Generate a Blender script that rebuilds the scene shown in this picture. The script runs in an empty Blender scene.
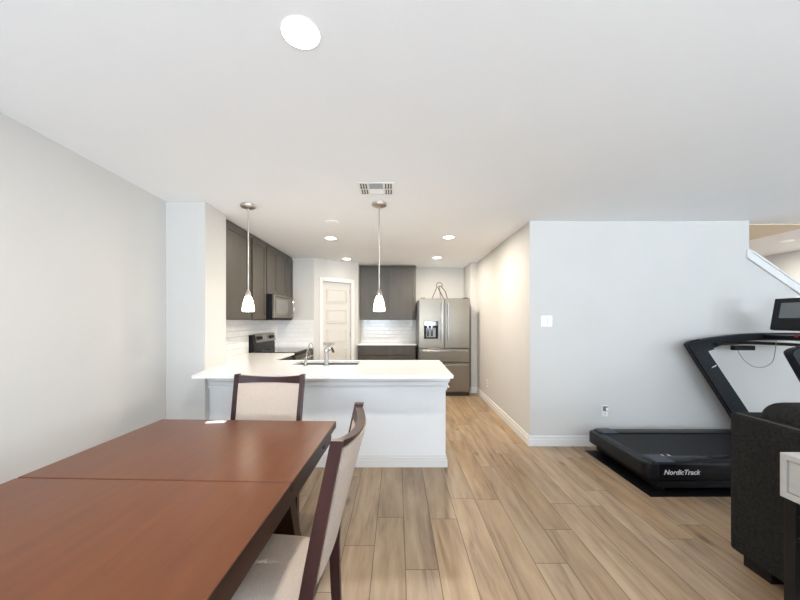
import bpy, bmesh, math, random
from mathutils import Vector, Matrix
random.seed(7)
C = bpy.context.scene.collection
PI = math.pi
H = 2.44

# ------------------------------------------------------------------ materials
def srgb(r, g, b):
    f = lambda c: (c/255/12.92) if c/255 <= .04045 else ((c/255+.055)/1.055)**2.4
    return (f(r), f(g), f(b), 1)

def mat(name, col, rough=.5, metal=0, noise=0, nscale=8, bump=0, bscale=60, stretch=(1, 1, 1), emit=None, es=0, coat=0, spec=None, aniso=0):
    m = bpy.data.materials.new(name); m.use_nodes = True
    nt = m.node_tree; b = nt.nodes['Principled BSDF']
    b.inputs['Base Color'].default_value = col
    b.inputs['Roughness'].default_value = rough
    b.inputs['Metallic'].default_value = metal
    if coat: b.inputs['Coat Weight'].default_value = coat; b.inputs['Coat Roughness'].default_value = .12
    if spec is not None: b.inputs['Specular IOR Level'].default_value = spec
    if aniso: b.inputs['Anisotropic'].default_value = aniso
    tc = nt.nodes.new('ShaderNodeTexCoord'); mp = nt.nodes.new('ShaderNodeMapping')
    mp.inputs['Scale'].default_value = stretch
    nt.links.new(tc.outputs['Object'], mp.inputs['Vector'])
    if noise:
        n = nt.nodes.new('ShaderNodeTexNoise'); n.inputs['Scale'].default_value = nscale; n.inputs['Detail'].default_value = 5
        nt.links.new(mp.outputs[0], n.inputs['Vector'])
        r = nt.nodes.new('ShaderNodeValToRGB')
        r.color_ramp.elements[0].position = .3; r.color_ramp.elements[1].position = .7
        r.color_ramp.elements[0].color = tuple(max(0, c*(1-noise)) for c in col[:3])+(1,)
        r.color_ramp.elements[1].color = tuple(min(1, c*(1+noise)) for c in col[:3])+(1,)
        nt.links.new(n.outputs['Fac'], r.inputs[0]); nt.links.new(r.outputs[0], b.inputs['Base Color'])
    if bump:
        n2 = nt.nodes.new('ShaderNodeTexNoise'); n2.inputs['Scale'].default_value = bscale; n2.inputs['Detail'].default_value = 3
        nt.links.new(mp.outputs[0], n2.inputs['Vector'])
        bp = nt.nodes.new('ShaderNodeBump'); bp.inputs['Strength'].default_value = bump; bp.inputs['Distance'].default_value = .004
        nt.links.new(n2.outputs['Fac'], bp.inputs['Height']); nt.links.new(bp.outputs[0], b.inputs['Normal'])
    if emit:
        b.inputs['Emission Color'].default_value = emit; b.inputs['Emission Strength'].default_value = es
    return m

M = {}
M['wall'] = mat('wall_paint', (.625, .61, .585, 1), .75, noise=.012, nscale=2, bump=.08, bscale=130)
M['ceiling'] = mat('ceiling_paint', (.90, .915, .93, 1), .85, noise=.008, nscale=2, bump=.1, bscale=90)
M['trim'] = mat('trim_paint', (.76, .76, .75, 1), .4, noise=.01)
M['door'] = mat('door_paint', (.66, .64, .60, 1), .45, noise=.01)
M['welt'] = mat('sofa_piping_fabric', (.07, .066, .06, 1), .8, noise=.2, nscale=90)
M['panel'] = mat('island_paint', (.83, .84, .85, 1), .4, noise=.01)
M['stairceil'] = mat('cream_soffit_paint', (.80, .70, .55, 1), .8, noise=.02)  # warm lamp light on the ceiling, put into the colour
M['cab'] = mat('charcoal_cabinet', srgb(80, 75, 68), .42, noise=.10, nscale=9, stretch=(1, 1, .15), bump=.05)
M['quartz'] = mat('white_quartz', (.93, .915, .89, 1), .16, noise=.02, nscale=30)
M['steel'] = mat('stainless_steel', (.27, .235, .19, 1), .30, 1, noise=.03, nscale=20, stretch=(.05, .05, 6), bump=.02, bscale=200, aniso=.5)
M['nickel'] = mat('brushed_nickel', (.62, .58, .53, 1), .28, 1, noise=.03)
M['chrome'] = mat('chrome', (.46, .46, .47, 1), .2, 1, noise=.01)
M['blackglass'] = mat('black_glass', (.012, .012, .014, 1), .08, noise=.1)
M['blackplastic'] = mat('black_plastic', (.006, .0065, .008, 1), .42, spec=.25, noise=.2, nscale=20, bump=.05, bscale=200)
M['glossblack'] = mat('gloss_black_plastic', (.003, .0035, .005, 1), .32, spec=.22, noise=.2, nscale=6)
M['belt'] = mat('belt_rubber', (.007, .008, .011, 1), .55, spec=.25, noise=.25, nscale=60, bump=.2, bscale=300)
M['matrub'] = mat('mat_rubber', (.004, .004, .005, 1), .35, spec=.25, noise=.3, nscale=60, bump=.2, bscale=250)
M['blacktex'] = mat('textured_black', (.010, .013, .017, 1), .5, spec=.3, noise=.6, nscale=90, bump=.35, bscale=220)
M['blueblack'] = mat('blue_black_plastic', (.006, .011, .03, 1), .3, spec=.35, noise=.2)
M['screen'] = mat('grey_screen', (.16, .17, .175, 1), .18, noise=.04)
M['shade'] = mat('frosted_lit_glass', (.95, .93, .88, 1), .3, noise=.01, emit=(1, .90, .74, 1), es=5)
M['lens'] = mat('lit_lens', (1, 1, 1, 1), .4, noise=.01, emit=(1, .95, .86, 1), es=8)
M['lensday'] = mat('lit_lens_white', (1, 1, 1, 1), .4, noise=.01, emit=(1, .985, .96, 1), es=8)
M['lensdim'] = mat('dim_lens', (1, 1, 1, 1), .4, noise=.01, emit=(1, .95, .86, 1), es=.12)
M['darkwood'] = mat('dark_espresso_wood', srgb(54, 30, 29), .36, spec=.35, noise=.35, nscale=14, stretch=(1, 1, .12), bump=.05)
M['tableedge'] = mat('dark_table_wood', srgb(50, 28, 18), .42, spec=.3, noise=.3, nscale=12, stretch=(1, .12, 1))
M['cream'] = mat('cream_upholstery', srgb(190, 174, 160), .9, noise=.06, nscale=120, bump=.5, bscale=420)
M['sofa'] = mat('charcoal_tweed', (.017, .0165, .0155, 1), .95, spec=.15, noise=.45, nscale=75, bump=.8, bscale=260)
M['greywood'] = mat('whitewashed_grey_wood', srgb(168, 166, 161), .6, noise=.12, nscale=14, stretch=(1, .15, 1), bump=.1)
M['blackmetal'] = mat('black_metal', (.008, .007, .007, 1), .5, spec=.25, noise=.2)
M['bronze'] = mat('bronze_wire', (.05, .028, .016, 1), .5, .3, noise=.2)
M['black'] = mat('dark_slot', (.03, .03, .03, 1), .6, noise=.1)
M['plate'] = mat('white_plastic', (.88, .88, .87, 1), .3, noise=.01)
M['slotgrey'] = mat('grey_slot', (.20, .20, .20, 1), .6, noise=.1)
M['ventgrey'] = mat('vent_louver_grey', (.36, .38, .41, 1), .6, noise=.05)
M['basin'] = mat('sink_steel', (.25, .235, .22, 1), .35, 1, noise=.05)
M['textwhite'] = mat('white_print', (.75, .77, .80, 1), .4, noise=.02)
M['red'] = mat('red_plastic', (.5, .03, .05, 1), .35, noise=.05)
M['paper'] = mat('white_paper', (.85, .86, .88, 1), .7, noise=.02)
M['cord'] = mat('grey_cord', (.22, .23, .25, 1), .6, noise=.05)

def plank_mat():
    m = bpy.data.materials.new('oak_plank_floor'); m.use_nodes = True
    nt = m.node_tree; N = nt.nodes; L = nt.links; b = N['Principled BSDF']
    def math_(op, a, bb=None, c=None):
        n = N.new('ShaderNodeMath'); n.operation = op
        for i, v in enumerate((a, bb, c)):
            if v is None: continue
            if isinstance(v, (int, float)): n.inputs[i].default_value = v
            else: L.new(v, n.inputs[i])
        return n.outputs[0]
    tc = N.new('ShaderNodeTexCoord'); sp = N.new('ShaderNodeSeparateXYZ'); L.new(tc.outputs['Object'], sp.inputs[0])
    W, LN = .182, 1.22
    xs = math_('DIVIDE', math_('ADD', sp.outputs[0], .136), W)
    row = math_('FLOOR', xs); fx = math_('FRACT', xs)
    wn = N.new('ShaderNodeTexWhiteNoise'); wn.noise_dimensions = '1D'; L.new(math_('ADD', row, 11.3), wn.inputs['W'])
    ys = math_('ADD', math_('DIVIDE', sp.outputs[1], LN), math_('MULTIPLY', wn.outputs[0], 1.0))
    colr = math_('FLOOR', ys); fy = math_('FRACT', ys)
    cb = N.new('ShaderNodeCombineXYZ'); L.new(row, cb.inputs[0]); L.new(colr, cb.inputs[1])
    w2 = N.new('ShaderNodeTexWhiteNoise'); w2.noise_dimensions = '3D'; L.new(cb.outputs[0], w2.inputs['Vector'])
    # grain
    g = N.new('ShaderNodeCombineXYZ')
    L.new(math_('ADD', math_('MULTIPLY', sp.outputs[0], 1.0), math_('MULTIPLY', w2.outputs[0], 37.0)), g.inputs[0])
    L.new(math_('ADD', math_('MULTIPLY', sp.outputs[1], .11), math_('MULTIPLY', w2.outputs[0], 11.0)), g.inputs[1])
    n1 = N.new('ShaderNodeTexNoise'); n1.inputs['Scale'].default_value = 38; n1.inputs['Detail'].default_value = 6; n1.inputs['Distortion'].default_value = .6
    L.new(g.outputs[0], n1.inputs['Vector'])
    n2 = N.new('ShaderNodeTexNoise'); n2.inputs['Scale'].default_value = 9; n2.inputs['Detail'].default_value = 3; n2.inputs['Distortion'].default_value = 1.2
    L.new(g.outputs[0], n2.inputs['Vector'])
    f = math_('ADD', math_('MULTIPLY', n1.outputs['Fac'], .32), math_('MULTIPLY', n2.outputs['Fac'], .68))
    rp = N.new('ShaderNodeValToRGB'); e = rp.color_ramp.elements
    e[0].position = .30; e[0].color = srgb(128, 98, 68)
    e[1].position = .68; e[1].color = srgb(194, 166, 130)
    e2 = e.new(.46); e2.color = srgb(166, 136, 103)
    e3 = e.new(.56); e3.color = srgb(180, 150, 114)
    L.new(f, rp.inputs[0])
    hs = N.new('ShaderNodeHueSaturation'); L.new(rp.outputs[0], hs.inputs['Color'])
    L.new(math_('ADD', math_('MULTIPLY', w2.outputs[0], .15), .70), hs.inputs['Value'])
    w3 = N.new('ShaderNodeSeparateXYZ'); L.new(w2.outputs['Color'], w3.inputs[0])
    L.new(math_('ADD', math_('MULTIPLY', w3.outputs[1], .14), .84), hs.inputs['Saturation'])
    # knots
    kv = N.new('ShaderNodeTexVoronoi'); kv.inputs['Scale'].default_value = 1.0; kv.voronoi_dimensions = '2D'
    kc = N.new('ShaderNodeCombineXYZ')
    L.new(math_('MULTIPLY', sp.outputs[0], 1.9), kc.inputs[0]); L.new(math_('MULTIPLY', sp.outputs[1], .75), kc.inputs[1]); L.new(w2.outputs[0], kc.inputs[2])
    L.new(kc.outputs[0], kv.inputs['Vector'])
    kr = N.new('ShaderNodeValToRGB'); kr.color_ramp.elements[0].position = .015; kr.color_ramp.elements[0].color = (.45, .40, .36, 1)
    kr.color_ramp.elements[1].position = .06; kr.color_ramp.elements[1].color = (1, 1, 1, 1)
    L.new(kv.outputs['Distance'], kr.inputs[0])
    mk = N.new('ShaderNodeMix'); mk.data_type = 'RGBA'; mk.blend_type = 'MULTIPLY'; mk.inputs[0].default_value = .8
    L.new(hs.outputs[0], mk.inputs[6]); L.new(kr.outputs[0], mk.inputs[7])
    # seams
    ex = math_('MINIMUM', fx, math_('SUBTRACT', 1.0, fx)); ey = math_('MULTIPLY', math_('MINIMUM', fy, math_('SUBTRACT', 1.0, fy)), LN/W)
    ed = math_('MINIMUM', ex, ey)
    seam = math_('LESS_THAN', ed, .014)
    mx = N.new('ShaderNodeMix'); mx.data_type = 'RGBA'
    L.new(math_('MULTIPLY', seam, .7), mx.inputs[0]); L.new(mk.outputs[2], mx.inputs[6]); mx.inputs[7].default_value = srgb(62, 46, 34)
    L.new(mx.outputs[2], b.inputs['Base Color'])
    b.inputs['Roughness'].default_value = .42
    bp = N.new('ShaderNodeBump'); bp.inputs['Strength'].default_value = .15; bp.inputs['Distance'].default_value = .002
    L.new(math_('SUBTRACT', n1.outputs['Fac'], seam), bp.inputs['Height']); L.new(bp.outputs[0], b.inputs['Normal'])
    return m
M['floor'] = plank_mat()

def table_mat():
    m = bpy.data.materials.new('red_brown_table_wood'); m.use_nodes = True
    nt = m.node_tree; N = nt.nodes; L = nt.links; b = N['Principled BSDF']
    tc = N.new('ShaderNodeTexCoord'); mp = N.new('ShaderNodeMapping'); mp.inputs['Scale'].default_value = (1, .12, 1)
    L.new(tc.outputs['Object'], mp.inputs[0])
    n1 = N.new('ShaderNodeTexNoise'); n1.inputs['Scale'].default_value = 30; n1.inputs['Detail'].default_value = 7; n1.inputs['Distortion'].default_value = .5
    L.new(mp.outputs[0], n1.inputs['Vector'])
    n3 = N.new('ShaderNodeTexNoise'); n3.inputs['Scale'].default_value = 3; n3.inputs['Detail'].default_value = 3
    L.new(mp.outputs[0], n3.inputs['Vector'])
    ad = N.new('ShaderNodeMath'); ad.operation = 'MULTIPLY_ADD'; ad.inputs[1].default_value = .5
    L.new(n1.outputs['Fac'], ad.inputs[0])
    m2 = N.new('ShaderNodeMath'); m2.operation = 'MULTIPLY'; m2.inputs[1].default_value = .5; L.new(n3.outputs['Fac'], m2.inputs[0]); L.new(m2.outputs[0], ad.inputs[2])
    r = N.new('ShaderNodeValToRGB'); e = r.color_ramp.elements
    e[0].position = .28; e[0].color = srgb(84, 42, 18); e[1].position = .72; e[1].color = srgb(108, 60, 29)
    L.new(ad.outputs[0], r.inputs[0]); L.new(r.outputs[0], b.inputs['Base Color'])
    b.inputs['Roughness'].default_value = .285; b.inputs['Specular IOR Level'].default_value = .42
    n2 = N.new('ShaderNodeTexNoise'); n2.inputs['Scale'].default_value = 60; n2.inputs['Detail'].default_value = 4
    L.new(mp.outputs[0], n2.inputs['Vector'])
    n4 = N.new('ShaderNodeTexNoise'); n4.inputs['Scale'].default_value = 4; n4.inputs['Detail'].default_value = 2
    L.new(tc.outputs['Object'], n4.inputs['Vector'])
    a2 = N.new('ShaderNodeMath'); a2.operation = 'MULTIPLY_ADD'; a2.inputs[1].default_value = .4
    L.new(n4.outputs['Fac'], a2.inputs[0]); L.new(n2.outputs['Fac'], a2.inputs[2])
    bp = N.new('ShaderNodeBump'); bp.inputs['Strength'].default_value = .035; bp.inputs['Distance'].default_value = .003
    L.new(a2.outputs[0], bp.inputs['Height']); L.new(bp.outputs[0], b.inputs['Normal'])
    return m
M['table'] = table_mat()

def tile_mat(name, axis):
    m = bpy.data.materials.new(name); m.use_nodes = True
    nt = m.node_tree; N = nt.nodes; L = nt.links; b = N['Principled BSDF']
    tc = N.new('ShaderNodeTexCoord'); sp = N.new('ShaderNodeSeparateXYZ'); L.new(tc.outputs['Object'], sp.inputs[0])
    cb = N.new('ShaderNodeCombineXYZ'); L.new(sp.outputs[axis], cb.inputs[0]); L.new(sp.outputs[2], cb.inputs[1])
    bt = N.new('ShaderNodeTexBrick'); bt.inputs['Scale'].default_value = 1; bt.inputs['Brick Width'].default_value = .153; bt.inputs['Row Height'].default_value = .0765
    bt.inputs['Mortar Size'].default_value = .0016; bt.inputs['Mortar Smooth'].default_value = .4
    bt.inputs['Color1'].default_value = (.80, .80, .79, 1); bt.inputs['Color2'].default_value = (.84, .84, .83, 1); bt.inputs['Mortar'].default_value = (.66, .65, .63, 1)
    L.new(cb.outputs[0], bt.inputs['Vector']); L.new(bt.outputs['Color'], b.inputs['Base Color'])
    b.inputs['Roughness'].default_value = .14
    n = N.new('ShaderNodeTexNoise'); n.inputs['Scale'].default_value = 14; L.new(tc.outputs['Object'], n.inputs['Vector'])
    ma = N.new('ShaderNodeMath'); ma.operation = 'MULTIPLY_ADD'; ma.inputs[1].default_value = -1.0; L.new(bt.outputs['Fac'], ma.inputs[0]); L.new(n.outputs['Fac'], ma.inputs[2])
    bp = N.new('ShaderNodeBump'); bp.inputs['Strength'].default_value = .8; bp.inputs['Distance'].default_value = .004
    L.new(ma.outputs[0], bp.inputs['Height']); L.new(bp.outputs[0], b.inputs['Normal'])
    return m
M['tile_y'] = tile_mat('white_subway_tile_side', 1)
M['tile_x'] = tile_mat('white_subway_tile_back', 0)

# ------------------------------------------------------------------ mesh helpers
def box(bm, x0, x1, y0, y1, z0, z1, bev=0, seg=2):
    t = bmesh.new()
    bmesh.ops.create_cube(t, size=1)
    for v in t.verts:
        v.co = Vector((x0+(v.co.x+.5)*(x1-x0), y0+(v.co.y+.5)*(y1-y0), z0+(v.co.z+.5)*(z1-z0)))
    if bev:
        bmesh.ops.bevel(t, geom=t.edges[:], offset=min(bev, .49*min(x1-x0, y1-y0, z1-z0)), segments=seg, profile=.5, affect='EDGES')
    me = bpy.data.meshes.new('t'); t.to_mesh(me); bm.from_mesh(me); bpy.data.meshes.remove(me); t.free()
    return bm

def merge(bm, t):
    me = bpy.data.meshes.new('t'); t.to_mesh(me); bm.from_mesh(me); bpy.data.meshes.remove(me); t.free()

def prism(bm, pts, a0, a1, axis='y', bev=0):
    """extrude polygon pts along axis; pts are the 2 remaining coords in xyz order"""
    t = bmesh.new()
    def mk(p, a):
        return {'x': (a, p[0], p[1]), 'y': (p[0], a, p[1]), 'z': (p[0], p[1], a)}[axis]
    A = [t.verts.new(mk(p, a0)) for p in pts]; B = [t.verts.new(mk(p, a1)) for p in pts]
    n = len(pts)
    t.faces.new(A); t.faces.new(B[::-1])
    for i in range(n): t.faces.new((A[i], B[i], B[(i+1) % n], A[(i+1) % n]))
    bmesh.ops.recalc_face_normals(t, faces=t.faces)
    if bev:
        bmesh.ops.bevel(t, geom=t.edges[:], offset=bev, segments=2, profile=.5, affect='EDGES')
    bmesh.ops.triangulate(t, faces=[f for f in t.faces if len(f.verts) > 4])
    merge(bm, t); return bm

def lathe(bm, prof, c=(0, 0), seg=32, capb=True, capt=True):
    t = bmesh.new(); rings = []
    for r, z in prof:
        rings.append([t.verts.new((c[0]+r*math.cos(2*PI*i/seg), c[1]+r*math.sin(2*PI*i/seg), z)) for i in range(seg)])
    for a, b in zip(rings, rings[1:]):
        for i in range(seg): t.faces.new((a[i], a[(i+1) % seg], b[(i+1) % seg], b[i]))
    if capb: t.faces.new(rings[0][::-1])
    if capt: t.faces.new(rings[-1])
    bmesh.ops.recalc_face_normals(t, faces=t.faces)
    merge(bm, t); return bm

def smooth_path(pts, n=8):
    P = [Vector(p) for p in pts]; out = []
    for i in range(len(P)-1):
        p0 = P[max(i-1, 0)]; p1 = P[i]; p2 = P[i+1]; p3 = P[min(i+2, len(P)-1)]
        for k in range(n):
            t = k/n
            out.append(.5*((2*p1)+(-p0+p2)*t+(2*p0-5*p1+4*p2-p3)*t*t+(-p0+3*p1-3*p2+p3)*t*t*t))
    out.append(P[-1]); return out

def tube(bm, pts, r, seg=10, smooth=False, sx=1, closed=False):
    if smooth: pts = smooth_path(pts)
    pts = [Vector(p) for p in pts]
    t = bmesh.new(); rings = []; n = len(pts)
    rr = r if isinstance(r, (list, tuple)) else [r]*n
    up = None
    for i, p in enumerate(pts):
        d = (pts[min(i+1, n-1)]-pts[max(i-1, 0)]).normalized()
        if up is None:
            up = Vector((0, 0, 1)) if abs(d.z) < .9 else Vector((0, 1, 0))
        s = d.cross(up).normalized(); u = s.cross(d).normalized(); up = u
        rings.append([t.verts.new(p+s*rr[i]*sx*math.cos(2*PI*k/seg)+u*rr[i]*math.sin(2*PI*k/seg)) for k in range(seg)])
    for a, b in zip(rings, rings[1:]):
        for k in range(seg): t.faces.new((a[k], a[(k+1) % seg], b[(k+1) % seg], b[k]))
    t.faces.new(rings[0][::-1]); t.faces.new(rings[-1])
    bmesh.ops.recalc_face_normals(t, faces=t.faces)
    merge(bm, t); return bm

def obj(name, bm, m, parent=None, sm=False):
    me = bpy.data.meshes.new(name); bm.to_mesh(me); bm.free()
    o = bpy.data.objects.new(name, me); C.objects.link(o); me.materials.append(m)
    if sm:
        for p in me.polygons: p.use_smooth = True
        try:
            me.set_sharp_from_angle(angle=math.radians(40))
        except Exception: pass
    if parent: o.parent = parent
    return o
def nb(): return bmesh.new()
def B(*a, **k): return box(bmesh.new(), *a, **k)

def tag(o, label, cat, group=None):
    o['label'] = label; o['category'] = cat
    if group: o['group'] = group
    return o
def thing(name, label, cat, loc=(0, 0, 0), rz=0, group=None):
    o = bpy.data.objects.new(name, None); o.empty_display_size = .1; C.objects.link(o)
    o.location = loc; o.rotation_euler = (0, 0, rz)
    return tag(o, label, cat, group)
def struct(name, bm, m, parent=None, sm=False):
    o = obj(name, bm, m, parent, sm)
    if not parent: o['kind'] = 'structure'
    return o
def dup(root, loc, rz=0, label=None, group=None):
    def cp(o, par):
        c = o.copy(); C.objects.link(c)
        if par: c.parent = par
        for ch in list(o.children): cp(ch, c)
        return c
    kids = list(root.children)
    r = root.copy(); C.objects.link(r); r.location = loc; r.rotation_euler = (0, 0, rz)
    for ch in kids: cp(ch, r)
    if label: r['label'] = label
    if group: r['group'] = group
    return r

# ------------------------------------------------------------------ room shell
XL, XR, YR, YB = -2.06, 6.2, -2.8, 6.82
YT = 3.58      # wall behind the treadmill
XH = 1.44      # hall wall
struct('floor', B(XL-.15, XR+.15, YR-.15, YB+.6, -.1, 0), M['floor'])
struct('ceiling', B(XL-.15, XR+.15, YR-.15, YB+.6, H, H+.12), M['ceiling'])
struct('ceiling_stairwell', B(3.70, 4.73, 3.70, 6.9, H-.006, H), M['stairceil'])  # thin slab tinted for the warm-lit part of the ceiling
bm = nb(); prism(bm, [(XL-.2, YR), (-1.90, YR), (-2.10, 3.0), (XL-.2, 3.0)], 0, H, 'z')
struct('wall_left', bm, M['wall'])
struct('wall_kitchen', B(XL-.15, XL, 3.37, 5.70, 0, H), M['wall'])
struct('wall_column', B(XL-.2, -1.745, 3.0, 3.37, 0, H, bev=.004), M['wall'])
struct('wall_pantry_front', B(XL-.15, -1.434, 5.70, 5.80, 0, H), M['wall'])
struct('wall_pantry_side', B(-.84, -.74, 6.29, YB, 0, H), M['wall'])
struct('wall_back', B(-.84, 1.9, YB, YB+.12, 0, H), M['wall'])
struct('wall_nook', B(1.377, 1.60, 6.17, YB, 0, H), M['wall'])
XF = 1.50
bm = nb(); prism(bm, [(XH+.0025, YT+.115), (1.60, YT+.115), (1.62, 6.17), (XF, 6.17)], 0, H, 'z')
struct('wall_hall', bm, M['wall'])
# treadmill wall: full height then cut along the stair slope
sl = .69
xs0, zs0 = 3.82, 2.105
bm = nb(); prism(bm, [(XH, 0), (6.2, 0), (6.2, zs0-sl*(6.2-xs0)), (xs0, zs0), (xs0, H), (XH, H)], YT, YT+.115, 'y')
struct('wall_treadmill', bm, M['wall'])
# stair cap board
bm = nb()
prism(bm, [(xs0-.035, 2.037), (xs0-.035, 2.122), (xs0-.02, 2.135), (6.2, 2.135-sl*(6.2-xs0+.02)), (6.2, 2.037-sl*(6.2-xs0+.035))], YT-.016, YT, 'y', bev=.003)
prism(bm, [(xs0, zs0), (xs0, zs0+.02), (6.2, zs0+.02-sl*(6.2-xs0)), (6.2, zs0-sl*(6.2-xs0))], YT-.028, YT+.14, 'y')
prism(bm, [(xs0-.035, 2.037), (xs0-.035, 2.049), (6.2, 2.049-sl*(6.2-xs0+.035)), (6.2, 2.037-sl*(6.2-xs0+.035))], YT-.024, YT-.010, 'y')
struct('trim_stair', bm, M['trim'])
struct('wall_stairwell_right', B(XR, XR+.12, YR, YB+.5, 0, H), M['wall'])
struct('wall_stairwell_back', B(1.9, XR+.12, YB+.38, YB+.5, 0, H), M['wall'])
# unseen rear wall behind the camera; window openings added to bring in brightness
added_wins = [(-1.6, -.3), (1.05, 1.65), (3.4, 5.8)]
zb, zt = .55, 2.2
bm = nb()
box(bm, XL-.15, XR+.12, YR-.12, YR, 0, zb); box(bm, XL-.15, XR+.12, YR-.12, YR, zt, H)
prev = XL-.15
for a, b in added_wins:
    box(bm, prev, a, YR-.12, YR, zb, zt); prev = b
box(bm, prev, XR+.12, YR-.12, YR, zb, zt)
struct('wall_rear', bm, M['wall'])
for k, (a, b) in enumerate(added_wins):
    bm = nb(); f = .05
    box(bm, a, b, YR-.10, YR-.04, zb, zb+f); box(bm, a, b, YR-.10, YR-.04, zt-f, zt)
    box(bm, a, a+f, YR-.10, YR-.04, zb+f, zt-f); box(bm, b-f, b, YR-.10, YR-.04, zb+f, zt-f)
    box(bm, (a+b)/2-.03, (a+b)/2+.03, YR-.10, YR-.04, zb+f, zt-f)
    struct('window_%d' % (k+1), bm, M['trim'])  # added frames, never in view, for the fill light behind them
# baseboards (stepped profile)
def baseb(name, p, q, nrm, h=.112, t=.014):
    p = Vector(p); q = Vector(q); d = (q-p); L = d.length
    bm = nb()
    prism(bm, [(0, 0), (t, 0), (t, h*.62), (t*.65, h*.70), (t*.65, h*.9), (t*.3, h), (0, h)], 0, L, 'x')
    ang = math.atan2(d.y, d.x)
    n0 = Vector((-math.sin(ang), math.cos(ang)))
    if n0.dot(Vector(nrm)) < 0:
        ang = math.atan2(-d.y, -d.x); p = q
    bm.transform(Matrix.Translation((p.x, p.y, 0)) @ Matrix.Rotation(ang, 4, 'Z'))
    bmesh.ops.recalc_face_normals(bm, faces=bm.faces)
    return struct(name, bm, M['trim'])
baseb('baseboard_treadmill', (XH-.014, YT), (6.2, YT), (0, -1))
baseb('baseboard_hall', (XH, YT), (XF, 6.17), (-1, 0))
baseb('baseboard_nook_front', (1.377, 6.17), (XF, 6.17), (0, -1))
baseb('baseboard_nook_side', (1.377, 6.17), (1.377, YB), (-1, 0))
baseb('baseboard_left', (-1.90, YR), (-2.10, 3.0), (1, 0))
baseb('baseboard_column', (-2.10, 3.0), (-1.745, 3.0), (0, -1))
baseb('baseboard_back', (.4, YB), (1.377, YB), (0, -1))

# pantry diagonal wall with door
A0 = Vector((-1.434, 5.70)); B0 = Vector((-.74, 6.29)); dl = (B0-A0).length; dang = math.atan2(B0.y-A0.y, B0.x-A0.x)
TD = Matrix.Translation((A0.x, A0.y, 0)) @ Matrix.Rotation(dang, 4, 'Z')
def dg(bm): bm.transform(TD); return bm
t0, t1 = .107*dl, .899*dl    # casing outer
cw = .068; dz = 2.05
bm = nb(); box(bm, 0, t0+cw, 0, .1, 0, H); box(bm, t1-cw, dl, 0, .1, 0, H); box(bm, t0+cw, t1-cw, 0, .1, dz, H)
struct('wall_pantry_diagonal', dg(bm), M['wall'])
d1 = struct('door_1', dg(B(t0+cw+.003, t1-cw-.003, .028, .062, .012, dz-.003, bev=.002)), M['door'])
d1['label'] = 'white five-panel pantry door'
a, b = t0+cw+.003, t1-cw-.003
pz = [.22, .582, .944, 1.306, 1.668]
for z in pz:
    bm = nb(); box(bm, a+.080, b-.080, .0165, .0285, z, z+.012); box(bm, a+.080, b-.080, .0165, .0285, z+.238, z+.25)
    box(bm, a+.080, a+.092, .0165, .0285, z+.012, z+.238); box(bm, b-.092, b-.080, .0165, .0285, z+.012, z+.238)
    box(bm, a+.112, b-.112, .018, .0285, z+.032, z+.218, bev=.004)
    obj('door_panel', dg(bm), M['door'], d1)
bm = nb()
tube(bm, [(a+.05, .03, .95), (a+.05, -.012, .95)], .011); tube(bm, [(a+.05, -.012, .95), (a+.155, -.014, .95)], .009)
tube(bm, [(a+.05, .028, .95), (a+.05, .02, .95)], .026, seg=18)
obj('door_handle', dg(bm), M['nickel'], d1, True)
for z in (.22, 1.05, 1.86):
    obj('hinge', dg(B(b-.012, b+.004, .02, .03, z, z+.09)), M['nickel'], d1)
bm = nb()
for (u0, u1, v0, v1) in ((t0, t0+cw, 0, dz+cw), (t1-cw, t1, 0, dz+cw), (t0+cw, t1-cw, dz, dz+cw)):
    box(bm, u0, u1, -.016, 0, v0, v1, bev=.004)
box(bm, t0+cw-.002, t0+cw+.002, 0, .1, 0, dz); box(bm, t1-cw-.002, t1-cw+.002, 0, .1, 0, dz)
struct('trim_pantry_door', dg(bm), M['trim'])

# backsplash tile
o = struct('backsplash_left', B(XL, XL+.008, 3.37, 5.70, .91, 1.365), M['tile_y'])
o = struct('backsplash_pantry', B(XL+.008, -1.434, 5.692, 5.70, .91, 1.365), M['tile_x'])
o = struct('backsplash_back', B(-.74, .39, YB-.008, YB, .91, 1.365), M['tile_x'])

# ------------------------------------------------------------------ kitchen
# peninsula
pn = thing('kitchen_peninsula', 'white panelled half-wall of the kitchen peninsula with stepped moulding under its worktop', 'kitchen island', (-.62, 3.4, 0))
def rel(bm, par): bm.transform(Matrix.Translation(-Vector(par.location))); return bm
PXR = .452
bm = nb(); box(bm, -1.744, PXR, 3.07, 3.22, 0, .887); box(bm, PXR-.02, PXR, 3.22, 3.69, 0, .887)
obj('body', rel(bm, pn), M['panel'], pn)
# kitchen side cabinet fronts
bm = nb(); box(bm, -1.40, PXR-.02, 3.22, 3.66, .09, .60)
obj('cabinet_box', rel(bm, pn), M['cab'], pn)
for k in range(4):
    x0 = -1.39+k*.4555
    obj('cabinet_door', rel(B(x0, x0+.45, 3.66, 3.68, .10, .86, bev=.003), pn), M['cab'], pn)
def step_mould(z0, z1, t0_, t1_):
    bm = nb()
    box(bm, -1.744, PXR+t0_, 3.07-t0_, 3.07, z0, z1, bev=.002); box(bm, PXR, PXR+t0_, 3.07, 3.69, z0, z1, bev=.002)
    return bm
bm = nb()
for z0, z1, t in ((.800, .887, .036), (.787, .797, .030), (.757, .787, .020), (.742, .754, .032), (.716, .742, .012)):
    box(bm, -1.744, PXR+t, 3.07-t, 3.07, z0, z1, bev=.003); box(bm, PXR, PXR+t, 3.07, 3.69, z0, z1, bev=.003)
obj('crown_moulding', rel(bm, pn), M['panel'], pn)
bm = nb()
for z0, z1, t in ((0, .065, .016), (.065, .09, .011), (.09, .112, .006)):
    box(bm, -1.744, PXR+t, 3.07-t, 3.07, z0, z1, bev=.002); box(bm, PXR, PXR+t, 3.07, 3.69, z0, z1, bev=.002)
obj('baseboard', rel(bm, pn), M['trim'], pn)

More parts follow.
